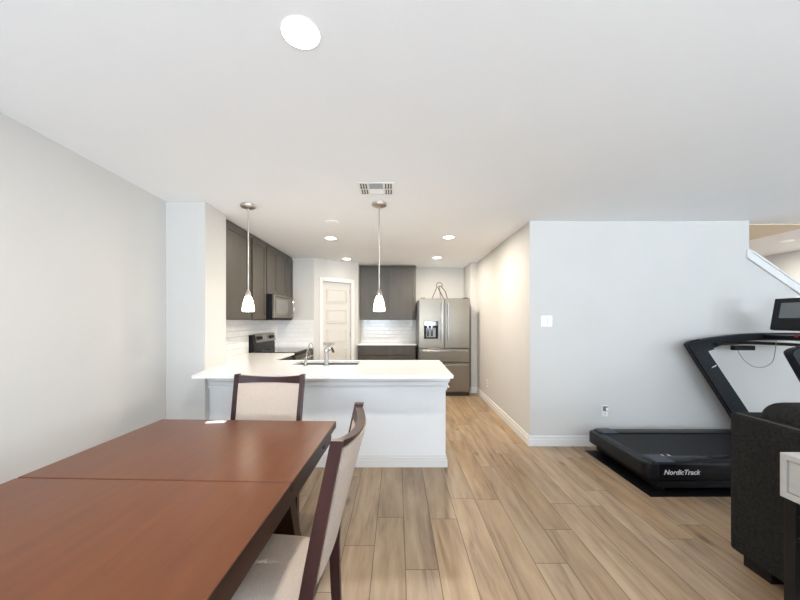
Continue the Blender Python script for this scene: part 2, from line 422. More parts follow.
# L-shaped worktop with sink cut-out
def slab(outer, holes, z0, z1):
    bm = nb(); edges = []
    for loop in [outer]+holes:
        vs = [bm.verts.new((x, y, z1)) for x, y in loop]
        edges += [bm.edges.new((vs[i], vs[(i+1) % len(vs)])) for i in range(len(vs))]
    bmesh.ops.triangle_fill(bm, use_beauty=True, use_dissolve=False, edges=edges)
    r = bmesh.ops.extrude_face_region(bm, geom=bm.faces[:])
    for v in [g for g in r['geom'] if isinstance(g, bmesh.types.BMVert)]: v.co.z = z0
    bmesh.ops.recalc_face_normals(bm, faces=bm.faces)
    return bm
SX0, SX1, SY0, SY1 = -1.07, -.40, 3.335, 3.65
outer = [(-1.675, 2.69), (.455, 2.69), (.463, 2.70), (.478, 3.73), (-1.41, 3.73), (-1.41, 4.535), (XL+.001, 4.535), (XL+.001, 3.371), (-1.744, 3.371), (-1.744, 2.999)]
wt = obj('countertop', slab(outer, [[(SX0, SY0), (SX1, SY0), (SX1, SY1), (SX0, SY1)]], .888, .912), M['quartz'])
tag(wt, 'white quartz worktop of the peninsula, L-shaped and running back to the range', 'countertop')
sk = thing('kitchen_sink', 'stainless undermount sink let into the white peninsula worktop', 'sink', ((SX0+SX1)/2, (SY0+SY1)/2, .62))
bm = nb(); e = .006
box(bm, SX0-e, SX1+e, SY0-e, SY1+e, .64, .65)
for q in ((SX0-e, SX0, SY0-e, SY1+e), (SX1, SX1+e, SY0-e, SY1+e), (SX0, SX1, SY0-e, SY0), (SX0, SX1, SY1, SY1+e)):
    box(bm, *q, .65, .8875)
obj('basin', rel(bm, sk), M['basin'], sk)
bm = nb(); lathe(bm, [(.04, .6501), (.04, .655), (.02, .657)], ((SX0+SX1)/2, (SY0+SY1)/2)); obj('drain', rel(bm, sk), M['chrome'], sk, True)

fc = thing('kitchen_faucet', 'tall chrome single-lever faucet standing in front of the sink', 'faucet', (-.70, 3.27, .912))
bm = nb(); lathe(bm, [(.03, 0), (.03, .008), (.022, .014), (.0215, .13), (.024, .15), (.02, .17), (.008, .178)]); obj('body', bm, M['chrome'], fc, True)
bm = nb(); tube(bm, [(0, 0, .125), (.02, .07, .165), (.03, .13, .16), (.035, .165, .12)], .013, smooth=True); obj('spout', bm, M['chrome'], fc, True)
bm = nb(); tube(bm, [(0, 0, .165), (.03, -.01, .20), (.085, -.02, .222)], [.012]*8+[.009]*8+[.007], smooth=True); obj('lever', bm, M['chrome'], fc, True)
fd = thing('filter_tap', 'slim chrome gooseneck tap beside the large faucet', 'faucet', (-.905, 3.27, .912))
bm = nb(); lathe(bm, [(.024, 0), (.024, .006), (.015, .012), (.014, .045), (.007, .05)]); obj('body', bm, M['chrome'], fd, True)
bm = nb(); tube(bm, [(0, 0, .03), (.012, 0, .12), (.030, 0, .19), (.045, .005, .220), (.060, .01, .215), (.066, .012, .188)], .0075, smooth=True); obj('spout', bm, M['chrome'], fd, True)
bm = nb(); tube(bm, [(-.0, 0, .035), (-.035, -.005, .04)], .006); obj('handle', bm, M['chrome'], fd, True)

# shaker door helper
def shaker(u0, u1, z0, z1, axis, face, sgn, rail=.055, th=.02):
    """door slab on plane `axis`=face pointing sgn; returns bmesh"""
    bm = nb()
    def bx(a0, a1, b0, b1, d0, d1, bev=.0015):
        lo, hi = sorted((face+sgn*d0, face+sgn*d1))
        if axis == 'x': box(bm, lo, hi, a0, a1, b0, b1, bev=bev)
        else: box(bm, a0, a1, lo, hi, b0, b1, bev=bev)
    bx(u0, u0+rail, z0, z1, 0, th); bx(u1-rail, u1, z0, z1, 0, th)
    bx(u0+rail, u1-rail, z0, z0+rail, 0, th); bx(u0+rail, u1-rail, z1-rail, z1, 0, th)
    bx(u0+rail, u1-rail, z0+rail, z1-rail, 0, th*.45, bev=0)
    return bm

CX = -1.79
def upper(label, y0, y1, z0, doors, z1=H-.004):
    t = thing('upper_cabinet', label, 'cabinet', ((XL+CX)/2, (y0+y1)/2, z0), group='left wall upper cabinets')
    obj('body', rel(B(XL+.0015 if z0 > 1.5 else XL+.009, CX-.02, y0, y1, z0, z1), t), M['cab'], t)
    for a, b in doors:
        obj('door', rel(shaker(a, b, z0+.012, z1-.045, 'x', CX-.02, 1), t), M['cab'], t)
    return t
upper('charcoal wall cabinet nearest the white column, its wide shaker door fully tall', 3.374, 4.067, 1.368, [(3.44, 4.02)])
upper('narrow tall charcoal wall cabinet directly left of the microwave', 4.07, 4.533, 1.368, [(4.10, 4.515)])
upper('short two-door charcoal cabinet mounted above the microwave', 4.536, 5.374, 1.725, [(4.55, 4.95), (4.96, 5.36)])
upper('narrow charcoal wall cabinet past the microwave against the pantry wall', 5.377, 5.69, 1.368, [(5.39, 5.675)])

mw = thing('microwave', 'stainless over-range microwave with dark window and curved vertical handle', 'microwave', (XL+.2, 4.93, 1.37))
MX = -1.685
obj('body', rel(B(XL+.009, MX-.03, 4.54, 5.37, 1.372, 1.722, bev=.003), mw), M['blackplastic'], mw)
obj('door', rel(B(MX-.03, MX, 4.54, 5.37, 1.395, 1.722, bev=.004), mw), M['steel'], mw)
obj('window', rel(B(MX-.002, MX+.002, 4.60, 5.11, 1.45, 1.66, bev=.001), mw), M['slotgrey'], mw)
bm = nb()
for k in range(9): box(bm, MX-.001, MX+.002, 4.60+k*.07, 4.655+k*.07, 1.69, 1.70)
obj('vent_grille', rel(bm, mw), M['black'], mw)
bm = nb(); tube(bm, [(MX, 5.22, 1.44), (MX+.045, 5.22, 1.48), (MX+.055, 5.22, 1.56), (MX+.045, 5.22, 1.64), (MX, 5.22, 1.68)], .011, smooth=True)
obj('handle', rel(bm, mw), M['chrome'], mw, True)
obj('control_panel', rel(B(MX-.002, MX+.002, 5.27, 5.35, 1.44, 1.68), mw), M['slotgrey'], mw)
obj('bottom_vent', rel(B(XL+.05, MX-.02, 4.56, 5.34, 1.362, 1.371), mw), M['black'], mw)

# range
rg = thing('kitchen_range', 'stainless electric range with black glass top and raised control backguard', 'stove', (XL+.33, 4.93, 0))
RX = -1.40
obj('body', rel(B(XL+.012, RX-.03, 4.545, 5.36, .02, .905), rg), M['blackplastic'], rg)
obj('oven_door', rel(B(RX-.03, RX, 4.555, 5.35, .24, .86, bev=.005), rg), M['steel'], rg)
obj('oven_window', rel(B(RX-.001, RX+.003, 4.65, 5.21, .36, .70), rg), M['blackglass'], rg)
obj('drawer', rel(B(RX-.03, RX, 4.555, 5.35, .05, .225, bev=.005), rg), M['steel'], rg)
bm = nb(); tube(bm, [(RX+.05, 4.60, .80), (RX+.05, 5.26, .80)], .012); tube(bm, [(RX, 4.63, .80), (RX+.05, 4.63, .80)], .008); tube(bm, [(RX, 5.23, .80), (RX+.05, 5.23, .80)], .008)
obj('oven_handle', rel(bm, rg), M['chrome'], rg, True)
obj('cooktop', rel(B(XL+.05, RX+.005, 4.542, 5.363, .905, .922, bev=.003), rg), M['blackglass'], rg)
for cx, cy, r in ((-1.86, 4.75, .075), (-1.86, 5.12, .095), (-1.58, 4.75, .10), (-1.58, 5.12, .075)):
    bm = nb(); lathe(bm, [(r, .9222), (r, .9228), (r-.004, .9228), (r-.004, .9222)], (cx, cy), 40, False, False)
    obj('burner_ring', rel(bm, rg), M['ventgrey'], rg)
bm = nb(); prism(bm, [(XL+.009, .905), (XL+.085, .905), (XL+.085, 1.00), (XL+.06, 1.155), (XL+.009, 1.155)], 4.56, 5.34, 'y', bev=.003)
obj('backguard', rel(bm, rg), M['blackplastic'], rg)
bm = nb(); prism(bm, [(XL+.081, 1.045), (XL+.095, 1.045), (XL+.074, 1.16), (XL+.050, 1.168), (XL+.050, 1.156), (XL+.062, 1.156)], 4.62, 5.35, 'y')
obj('control_panel', rel(bm, rg), M['steel'], rg)
for y0, y1 in ((4.66, 4.80), (4.85, 5.0), (5.10, 5.26)):
    bm = nb(); prism(bm, [(XL+.087, 1.075), (XL+.0945, 1.075), (XL+.0825, 1.14), (XL+.075, 1.14)], y0, y1, 'y')
    obj('display' if y0 == 4.85 else 'knob_panel', rel(bm, rg), M['ventgrey'] if y0 == 4.85 else M['blackglass'], rg)
for y in (4.69, 4.77, 5.14, 5.22):
    bm = nb(); tube(bm, [(XL+.086, y, 1.105), (XL+.112, y, 1.11)], .019, seg=16); obj('knob', rel(bm, rg), M['blackplastic'], rg, True)

# base cabinets on left run + far bit of worktop
def base_cab(label, x0, x1, y0, y1, axis, face, sgn, cols, drawers=True, grp='kitchen base cabinets'):
    t = thing('base_cabinet', label, 'cabinet', ((x0+x1)/2, (y0+y1)/2, 0), group=grp)
    obj('body', rel(B(x0, x1, y0, y1, .09, .887), t), M['cab'], t)
    if axis == 'y': obj('toe_kick', rel(B(x0, x1, y0+.07, y1, 0, .09), t), M['black'], t)
    else: obj('toe_kick', rel(B(x0, x1-.07, y0, y1, 0, .09), t), M['black'], t)
    for a, b in cols:
        if drawers: obj('drawer', rel(shaker(a, b, .70, .862, axis, face, sgn, rail=.035), t), M['cab'], t)
        obj('door', rel(shaker(a, b, .105, .69, axis, face, sgn), t), M['cab'], t)
    return t
base_cab('charcoal base cabinet under the worktop between peninsula and range', XL+.002, -1.45, 3.75, 4.538, 'x', -1.45, 1, [(3.76, 4.145), (4.155, 4.53)])
base_cab('narrow charcoal base cabinet between range and pantry wall', XL+.002, -1.46, 5.375, 5.69, 'x', -1.46, 1, [(5.385, 5.68)])
tag(obj('countertop', B(XL+.010, -1.436, 5.371, 5.690, .888, .912, bev=.003), M['quartz']), 'short white worktop beyond the range by the pantry wall', 'countertop')
base_cab('charcoal base cabinet with two drawers against the back wall left of the fridge', -.738, .345, 6.22, 6.81, 'y', 6.22, -1, [(-.72, -.205), (-.185, .335)])
tag(obj('countertop', B(-.739, .372, 6.185, 6.811, .888, .912, bev=.003), M['quartz']), 'white worktop on the back wall left of the fridge', 'countertop')
t = thing('upper_cabinet', 'charcoal two-door wall cabinet on the back wall beside the fridge', 'cabinet', (-.17, 6.66, 1.368))
obj('body', rel(B(-.738, .372, 6.51, 6.811, 1.368, 2.425), t), M['cab'], t)
obj('door', rel(shaker(-.73, -.175, 1.375, 2.41, 'y', 6.51, -1), t), M['cab'], t)
obj('door', rel(shaker(-.165, .365, 1.375, 2.41, 'y', 6.51, -1), t), M['cab'], t)
obj('cornice', rel(B(-.738, .372, 6.475, 6.51, 2.412, 2.43, bev=.003), t), M['cab'], t)

# fridge
FX0, FX1, FY = .395, 1.300, 5.90
fr = thing('refrigerator', 'stainless french door refrigerator with ice and water dispenser in its left door', 'refrigerator', ((FX0+FX1)/2, 6.3, 0))
xm = .853
obj('cabinet_body', rel(B(FX0+.005, FX1-.005, FY+.075, 6.79, .02, 1.735, bev=.004), fr), M['ventgrey'], fr)
# left door with dispenser recess
dx0, dx1, dz0, dz1 = .485, .735, 1.005, 1.345
L1 = xm-.003
bm = nb()
box(bm, FX0, dx0, FY, FY+.07, .862, 1.752, bev=.004); box(bm, dx1, L1, FY, FY+.07, .862, 1.752, bev=.004)
box(bm, dx0-.006, dx1+.006, FY+.0005, FY+.07, .862, dz0); box(bm, dx0-.006, dx1+.006, FY+.0005, FY+.07, dz1, 1.750)
ld = obj('door', rel(bm, fr), M['steel'], fr)
bm = nb(); box(bm, dx0, dx1, FY+.055, FY+.069, dz0, dz1); obj('dispenser_recess', rel(bm, fr), M['blackplastic'], fr)
bm = nb(); box(bm, dx0+.001, dx1-.001, FY-.004, FY+.05, dz1-.085, dz1-.001, bev=.003); d = obj('dispenser_panel', rel(bm, fr), M['blackglass'], fr)
obj('dispenser_display', rel(B(dx0+.06, dx1-.05, FY-.0075, FY-.004, dz1-.07, dz1-.02), fr), M['plate'], fr)
bm = nb()
for x in (dx0+.055, dx0+.125): box(bm, x, x+.03, FY+.02, FY+.035, dz0+.07, dz1-.085, bev=.003)
obj('dispenser_paddle', rel(bm, fr), M['blackglass'], fr)
obj('dispenser_backplate', rel(B(dx0+.04, dx1-.04, FY+.048, FY+.055, dz0+.05, dz1-.12), fr), M['ventgrey'], fr)
obj('drip_tray', rel(B(dx0, dx1, FY-.002, FY+.055, dz0, dz0+.022), fr), M['steel'], fr)
obj('door', rel(B(xm+.003, FX1, FY, FY+.07, .862, 1.752, bev=.006), fr), M['steel'], fr)
obj('drawer', rel(B(FX0, FX1, FY, FY+.07, .612, .852, bev=.006), fr), M['steel'], fr)
obj('drawer', rel(B(FX0, FX1, FY, FY+.07, .075, .602, bev=.006), fr), M['steel'], fr)
for s, xh in ((-1, xm-.055), (1, xm+.055)):
    bm = nb(); box(bm, xh-.012, xh+.012, FY-.055, FY-.035, .97, 1.665, bev=.006)
    box(bm, xh-.009, xh+.009, FY-.036, FY, .99, 1.01); box(bm, xh-.009, xh+.009, FY-.036, FY, 1.625, 1.645)
    obj('door_handle', rel(bm, fr), M['chrome'], fr)
for z in (.815, .565):
    bm = nb(); box(bm, FX0+.05, FX1-.05, FY-.055, FY-.035, z-.012, z+.012, bev=.006)
    box(bm, FX0+.07, FX0+.09, FY-.036, FY, z-.009, z+.009); box(bm, FX1-.09, FX1-.07, FY-.036, FY, z-.009, z+.009)
    obj('drawer_handle', rel(bm, fr), M['chrome'], fr)
bm = nb(); box(bm, FX0+.01, FX1-.01, FY+.04, FY+.07, 0.0, .072); obj('toe_grille', rel(bm, fr), M['black'], fr)
for x in (FX0+.03, FX1-.11):
    obj('hinge_cover', rel(B(x, x+.08, FY+.01, FY+.12, 1.7525, 1.765, bev=.002), fr), M['blackplastic'], fr)

# wire stand on fridge
ws = thing('wire_stand', 'bronze wire stand with a looped ring standing on top of the fridge', 'wire stand', (.79, 6.15, 1.7445))
bm = nb(); tube(bm, [(-.145, .0, 0), (-.09, 0, .13), (-.05, 0, .23), (-.055, 0, .28), (-.02, 0, .315), (.02, 0, .315), (.05, 0, .28), (.045, 0, .24)], .0065, seg=8, smooth=True); obj('ring_arm', bm, M['bronze'], ws, True)
bm = nb(); tube(bm, [(.09, .0, 0), (.0, 0, .17), (-.03, 0, .23), (.0, 0, .252)], .008, seg=8); obj('leg', bm, M['bronze'], ws, True)
bm = nb(); tube(bm, [(.155, .0, 0), (.11, 0, .15), (.03, 0, .25), (.0, 0, .252)], .008, seg=8); obj('leg', bm, M['bronze'], ws, True)
bm = nb(); tube(bm, [(.04, .15, 0), (.02, .07, .13), (.0, 0, .252)], .005, seg=8); obj('leg', bm, M['bronze'], ws, True)
bm = nb(); tube(bm, [(-.145, 0, .0045), (.155, 0, .0045)], .0045, seg=8); obj('foot_rail', bm, M['bronze'], ws, True)

# ------------------------------------------------------------------ ceiling items
def pendant(x, y, label):
    t = thing('pendant_light', label, 'pendant light', (x, y, H), group='pendant lights over the peninsula')
    bm = nb(); lathe(bm, [(.012, -.034), (.050, -.030), (.068, -.022), (.070, -.006), (.066, 0)]); obj('canopy', bm, M['nickel'], t, True)
    bm = nb(); lathe(bm, [(.0055, -.80), (.0055, -.03)], seg=12); obj('rod', bm, M['nickel'], t, True)
    bm = nb(); lathe(bm, [(.026, -.855), (.026, -.835), (.020, -.82), (.012, -.805), (.008, -.79)]); obj('socket_cap', bm, M['nickel'], t, True)
    bm = nb(); lathe(bm, [(.018, -.838), (.029, -.862), (.041, -.90), (.050, -.94), (.054, -.975), (.0535, -.990), (.049, -.996), (.045, -.990), (.045, -.975), (.036, -.93), (.024, -.87), (.014, -.84)], capb=False, capt=False); obj('shade', bm, M['shade'], t, True)
    return t
pendant(-1.388, 3.08, 'brushed nickel pendant with lit glass shade hanging beside the white column')
pendant(-.164, 3.04, 'brushed nickel pendant with lit glass shade over the middle of the peninsula')

def downlight(x, y, label, r=.068, m='lens', grp='recessed kitchen ceiling lights', w=18, col=(1, .895, .75)):
    t = thing('ceiling_light', label, 'ceiling light', (x, y, H), group=grp)
    bm = nb(); lathe(bm, [(r+.004, 0), (r+.0035, -.003), (r+.001, -.004), (r, -.003)], capb=False, capt=False, seg=40); obj('trim_ring', bm, M['plate'], t, True)
    bm = nb(); lathe(bm, [(r, -.0045), (r, -.001)], seg=40); obj('lens', bm, M[m], t, True)
    if w:
        l = bpy.data.lights.new('downlight_lamp', 'AREA'); l.shape = 'DISK'; l.size = r*2; l.energy = w; l.color = col; l.spread = math.radians(180 if w > 5 else 120)
        lo = bpy.data.objects.new('downlight_lamp', l); C.objects.link(lo); lo.location = (x, y, H-.008)
    return t
KL = 14
downlight(-.87, 4.33, 'round recessed light left of centre in the nearer kitchen pair', w=KL)
downlight(.67, 4.28, 'round recessed light at right of the nearer kitchen pair', w=KL)
downlight(.69, 5.68, 'round recessed light in front of the fridge', w=KL)
downlight(-.88, 5.80, 'round recessed light in front of the pantry door', w=.4)
downlight(-.360, 1.236, 'large bright round recessed light above the dining table', m='lensday', grp=None, w=14, col=(1, .95, .88))
downlight(5.3, 4.49, 'round recessed light in the stairwell ceiling seen over the stair trim', m='lensdim', grp=None, w=32, col=(1, .94, .86))
# disc detector
t = thing('smoke_detector', 'flat white round smoke detector on the kitchen ceiling', 'smoke detector', (-.715, 3.62, H))
bm = nb(); lathe(bm, [(.06, -.010), (.072, -.008), (.078, -.002), (.078, 0)]); obj('body', bm, M['plate'], t, True)
bm = nb(); lathe(bm, [(.03, -.012), (.035, -.010)]); obj('grille', bm, M['plate'], t, True)
# vent
vt = thing('air_vent', 'square white ceiling air register with dark slots', 'air vent', (-.168, 2.70, H))
obj('frame', B(-.145, .145, -.12, .12, -.003, 0, bev=.001), M['plate'], vt)
for s in (-1, 1):
    for yy in (-.058, .058):
        bm = nb()
        for k in range(3):
            x = s*(.078+k*.021) ; box(bm, x-.0045, x+.0045, yy-.046, yy+.046, -.0045, -.003)
            box(bm, x-.009, x+.004, yy+.030, yy+.046, -.0045, -.003)
        obj('slot', bm, M['black'] if 1 else None, vt)
bm = nb()
for k in range(5):
    y = -.10+k*.021; box(bm, -.055, .055, y-.007, y+.006, -.0055, -.003)
obj('louver', bm, M['ventgrey'], vt)
bm = nb()
for k in range(4):
    y = .02+k*.024; box(bm, -.055, .055, y, y+.016, -.0055, -.003)
obj('louver', bm, M['plate'], vt)

# ------------------------------------------------------------------ switches and outlets
def plate(name, label, cat, loc, rz, w, h):
    t = thing(name, label, cat, loc, rz)
    obj('cover_plate', B(-w/2, w/2, -.006, 0, -h/2, h/2, bev=.002), M['plate'], t)
    return t
t = plate('light_switch', 'white two-gang switch plate with rockers on the wall left of the treadmill', 'light switch', (1.622, YT, 1.353), 0, .118, .115)
for k in (-1, 1):
    obj('rocker', B(k*.024-.016, k*.024+.016, -.012, -.006, -.033, .033, bev=.002), M['plate'], t)
    obj('rocker_gap', B(k*.024-.018, k*.024+.018, -.0066, -.006, -.035, .035), M['slotgrey'], t)
t = plate('wall_outlet', 'white outlet with a small plug-in on the treadmill wall', 'outlet', (2.25, YT, .38), 0, .075, .12)
for z in (-.028, .024): obj('socket', B(-.017, .017, -.009, -.006, z-.014, z+.014, bev=.002), M['plate'], t)
for z in (-.028,):
    bm = nb(); box(bm, -.008, -.005, -.0095, -.009, z-.006, z+.006); box(bm, .005, .008, -.0095, -.009, z-.006, z+.006); obj('slot', bm, M['black'], t)
pl = thing('plug_adapter', 'small grey plug adapter sitting in the outlet on the treadmill wall', 'plug', (2.25, YT-.0092, .405))
obj('body', B(-.02, .02, -.03, 0, -.022, .030, bev=.005), M['slotgrey'], pl)
obj('face', B(-.008, .016, -.033, -.030, -.015, .02, bev=.002), M['plate'], pl)
t = thing('wall_outlet', 'white duplex outlet low on the cream hall wall', 'outlet', (XH+.0425, 5.42, .325), -PI/2)
obj('cover_plate', B(-.037, .037, -.006, 0, -.058, .058, bev=.002), M['plate'], t)
for z in (-.024, .024): obj('socket', B(-.017, .017, -.009, -.006, z-.014, z+.014, bev=.002), M['ventgrey'], t)

# ------------------------------------------------------------------ dining table
TPH = math.radians(-2.1)
tb = thing('dining_table', 'large reddish brown wooden dining table with a seam across its top', 'table', (-.928, 1.247, 0), TPH)
w, l = .535, .75
for (y0, y1) in ((.0008+.002, l), (-l, -.0008)):
    obj('tabletop', B(-w, w, y0, y1, .722, .76, bev=.004), M['table'], tb)
bm = nb()
for x0, x1, y0, y1 in ((w-.045, w-.02, -l+.03, l-.03), (-w+.02, -w+.045, -l+.03, l-.03), (-w+.045, w-.045, l-.055, l-.03), (-w+.045, w-.045, -l+.03, -l+.055)):
    box(bm, x0, x1, y0, y1, .645, .722, bev=.002)
obj('apron', bm, M['tableedge'], tb)
obj('edge_band', box(box(nb(), w-.012, w+.0015, -l+.004, -.004, .7225, .7575), w-.012, w+.0015, .004, l-.004, .7225, .7575), M['tableedge'], tb)
for y in (.38, -.38):
    bm = nb()
    prof = []
    for i in range(13):
        f = i/12; z = .04+f*.605
        hw = .395+.11*(1-f)**1.8
        prof.append((hw, z))
    pts = [(h_, z) for h_, z in prof]+[(-h_, z) for h_, z in prof[::-1]]
    prism(bm, pts, y-.035, y+.035, 'y', bev=.002)
    obj('leg', bm, M['tableedge'], tb)
    bm = nb(); box(bm, -.50, .50, y-.055, y+.055, 0, .04, bev=.006); obj('foot', bm, M['tableedge'], tb)
obj('stretcher', B(-.03, .03, -.345, .345, .12, .22, bev=.004), M['tableedge'], tb)
for yy in (.50,):
    obj('latch', B(w-.02, w-.004, yy, yy+.035, .69, .712, bev=.003), M['black'], tb)
pp = thing('paper_scrap', 'small white folded paper lying on the far edge of the dining table', 'paper', (-1.075, 1.958, .7601), .1)  # thin white layers laid on the table's far edge
bm = nb(); prism(bm, [(-.05, 0), (.055, 0), (.06, .003), (-.02, .004), (-.052, .003)], -.022, .012, 'y'); obj('sheet', bm, M['paper'], pp)
bm = nb(); prism(bm, [(-.03, .0035), (.04, .0035), (.045, .007), (-.02, .006)], -.015, .01, 'y'); obj('fold', bm, M['paper'], pp)

# ------------------------------------------------------------------ chairs (local: faces -Y, back at +Y)
CWD = .24
def yb(z):  # rear line of back
    if z < .45: return .197+.018*((.45-z)/.45)**1.6
    return .197+.108*((z-.45)/.55)**1.1
def make_chair(label):
    t = thing('dining_chair', label, 'chair', group='dining chairs at the wooden table')
    for s in (-1, 1):
        bm = nb(); zs = [0, .1, .2, .3, .4, .5, .6, .7, .8, .9, .97, 1.0]
        rings = []
        for z in zs:
            hw = .013 if z > .1 else .0125
            d = .018+.004*math.sin(min(z, .9)*PI)
            xc = s*(CWD-.0175+(-.012 if z < .45 else -.012*(1-(z-.45)/.55)))
            rings.append([bm.verts.new((xc+a*hw, yb(z)+b*d, z)) for a, b in ((-1, -1), (1, -1), (1, 1), (-1, 1))])
        for a, b in zip(rings, rings[1:]):
            for k in range(4): bm.faces.new((a[k], a[(k+1) % 4], b[(k+1) % 4], b[k]))
        bm.faces.new(rings[0][::-1]); bm.faces.new(rings[-1])
        bmesh.ops.recalc_face_normals(bm, faces=bm.faces)
        obj('leg', bm, M['darkwood'], t)
    for s in (-1, 1):
        bm = nb(); r = []
        for z, hw in ((0, .014), (.37, .021)):
            r.append([bm.verts.new((s*(CWD-.022)+a*hw, -.205+b*hw, z)) for a, b in ((-1, -1), (1, -1), (1, 1), (-1, 1))])
        for k in range(4): bm.faces.new((r[0][k], r[0][(k+1) % 4], r[1][(k+1) % 4], r[1][k]))
        bm.faces.new(r[0][::-1]); bm.faces.new(r[1]); bmesh.ops.recalc_face_normals(bm, faces=bm.faces)
        obj('leg', bm, M['darkwood'], t)
    def curved(z0, z1, th0, th1, xh, bulge, nz=10, nx=12, off=0, pad=0, crown=0):
        bm = nb(); G = []
        for side in (0, 1):
            g = []
            for i in range(nz+1):
                row = []
                for j in range(nx+1):
                    u = -1+2*j/nx; fz = i/nz
                    zz0 = z0; zz1 = z1-crown*(u*u)
                    z = zz0+(zz1-zz0)*fz
                    xh_ = xh+(-.012*(1-(z-.45)/.55))
                    pf = pad*(1-abs(u)**4)*(1-abs(2*fz-1)**4)
                    y = yb(z)+bulge*(.25+.75*(z-.5)/.5)*(1-u*u)+off+((th1+pf) if side else -(th0+pf))
                    row.append(bm.verts.new((u*xh_, y, z)))
                g.append(row)
            G.append(g)
        for side in (0, 1):
            g = G[side]
            for i in range(nz):
                for j in range(nx):
                    q = (g[i][j], g[i][j+1], g[i+1][j+1], g[i+1][j])
                    bm.faces.new(q if not side else q[::-1])
        def strip(a, b):
            for k in range(len(a)-1): bm.faces.new((a[k], b[k], b[k+1], a[k+1]))
        strip(G[0][0], G[1][0]); strip(G[0][-1], G[1][-1])
        strip([r[0] for r in G[0]], [r[0] for r in G[1]]); strip([r[-1] for r in G[0]], [r[-1] for r in G[1]])
        bmesh.ops.recalc_face_normals(bm, faces=bm.faces)
        return bm
    obj('top_rail', curved(.942, .974, .016, .016, CWD-.034, .042, nz=3, crown=-.018), M['darkwood'], t, True)
    obj('lower_rail', curved(.50, .53, .014, .014, CWD-.034, .042, nz=2), M['darkwood'], t, True)
    obj('back_panel', curved(.535, .966, .004, .004, CWD-.036, .042, off=.0195, nz=8), M['cream'], t, True)
    obj('backrest', curved(.525, .945, .012, .012, CWD-.033, .042, pad=.012), M['cream'], t, True)
    bm = nb(); box(bm, -.195, .195, -.20, .175, .335, .395, bev=.004); obj('seat_frame', bm, M['darkwood'], t)
    # seat cushion: rounded
    bm = nb(); n = 14; top = []
    for i in range(n+1):
        row = []
        for j in range(n+1):
            u = -1+2*j/n; v = -1+2*i/n
            x = u*(.225-.018*(v+1)); y = -.235+(v+1)/2*.41
            z = .395+.065*((1-abs(u)**5)*(1-abs(v)**5))**.5+.004*(1-u*u)
            row.append(bm.verts.new((x, y, z)))
        top.append(row)
    for i in range(n):
        for j in range(n): bm.faces.new((top[i][j], top[i][j+1], top[i+1][j+1], top[i+1][j]))
    bm.faces.new([top[0][j] for j in range(n+1)][::-1]+[top[i][0] for i in range(1, n+1)]+[top[n][j] for j in range(1, n+1)]+[top[i][n] for i in range(n-1, 0, -1)])
    bmesh.ops.recalc_face_normals(bm, faces=bm.faces)
    obj('seat_cushion', bm, M['cream'], t, True)
    return t
ch = make_chair('cream upholstered dark wood chair at the far end of the table, back against the peninsula')
ch.location = (-.865, 1.925, 0); ch.rotation_euler = (0, 0, math.radians(-1.5))
dup(ch, (-.478, 1.240, 0), math.radians(-92), 'cream upholstered dark wood chair pushed in at the right side of the table')

# ------------------------------------------------------------------ treadmill
mt = obj('exercise_mat', B(1.955, 4.35, 2.545, 3.44, 0, .006, bev=.002), M['matrub'])
tag(mt, 'flat black rubber mat on the floor under the treadmill', 'exercise mat')
tm = thing('treadmill', 'black treadmill with upright handrails and console against the pale wall', 'treadmill', (3.0, 3.02, .006))
def R(bm): return rel(bm, tm)
Y0, Y1 = 2.605, 3.425
def rr_poly(x0, x1, y0, y1, r, n=6, right=False):
    pts = []
    for cx, cy, a0 in ((x0+r, y0+r, PI), (x1-(r if right else .001), y0+(r if right else .001), 1.5*PI), (x1-(r if right else .001), y1-(r if right else .001), 0), (x0+r, y1-r, .5*PI)):
        rad = r if (cx == x0+r or right) else .001
        for k in range(n+1):
            a = a0+(PI/2)*k/n; pts.append((cx+rad*math.cos(a), cy+rad*math.sin(a)))
    return pts
# lower frame
bm = nb(); box(bm, 2.06, 3.95, Y0+.012, Y1-.012, .03, .14, bev=.006); obj('frame', R(bm), M['glossblack'], tm)
for x, y in ((2.12, Y0+.07), (2.12, Y1-.07), (3.85, Y0+.07), (3.85, Y1-.07)):
    bm = nb(); lathe(bm, [(.04, .006), (.04, .02), (.025, .03)], (x, y)); obj('foot', R(bm), M['blackplastic'], tm, True)
# side rails
for (a, b) in ((Y0, Y0+.145), (Y1-.145, Y1)):
    bm = nb(); box(bm, 2.02, 3.62, a, b, .085, .240, bev=.022, seg=4); obj('side_rail', R(bm), M['glossblack'], tm, True)
# rear end cap: one rounded bar across the back of the deck
bm = nb()
r_ = .07; pts = [(2.075, Y0-.004), (2.075, Y1+.004)]
for cy, a0 in ((Y1+.004-r_, .5*PI), (Y0-.004+r_, PI)):
    for k in range(9): pts.append((1.968+r_+r_*math.cos(a0+PI/2*k/8), cy+r_*math.sin(a0+PI/2*k/8)))
prism(bm, pts, .115, .228, 'z', bev=.012)
obj('end_cap', R(bm), M['blackplastic'], tm, True)
for yy in (Y0+.001, Y1-.151):
    bm = nb(); prism(bm, [(2.02, .20), (2.02, .222), (2.06, .243), (2.20, .2435), (2.20, .20)], yy, yy+.15, 'y', bev=.004)
    obj('corner_cover', R(bm), M['blueblack'], tm)
bm = nb(); box(bm, 2.06, 3.62, Y0+.143, Y1-.143, .15, .229, bev=.003); obj('belt', R(bm), M['belt'], tm)
for k in range(4):
    bm = nb(); box(bm, 2.08+k*.055+(.03 if k > 1 else 0), 2.095+k*.055+(.03 if k > 1 else 0), Y0+.146, Y0+.180, .2292, .2302)
    obj('belt_mark', R(bm), M['textwhite'], tm)  # reflections beside the near rail, painted as white strokes
bm = nb(); prism(bm, [(3.56, .10), (4.15, .10), (4.15, .28), (4.05, .37), (3.72, .37), (3.60, .30), (3.56, .26)], Y0+.005, Y1-.005, 'y', bev=.02)
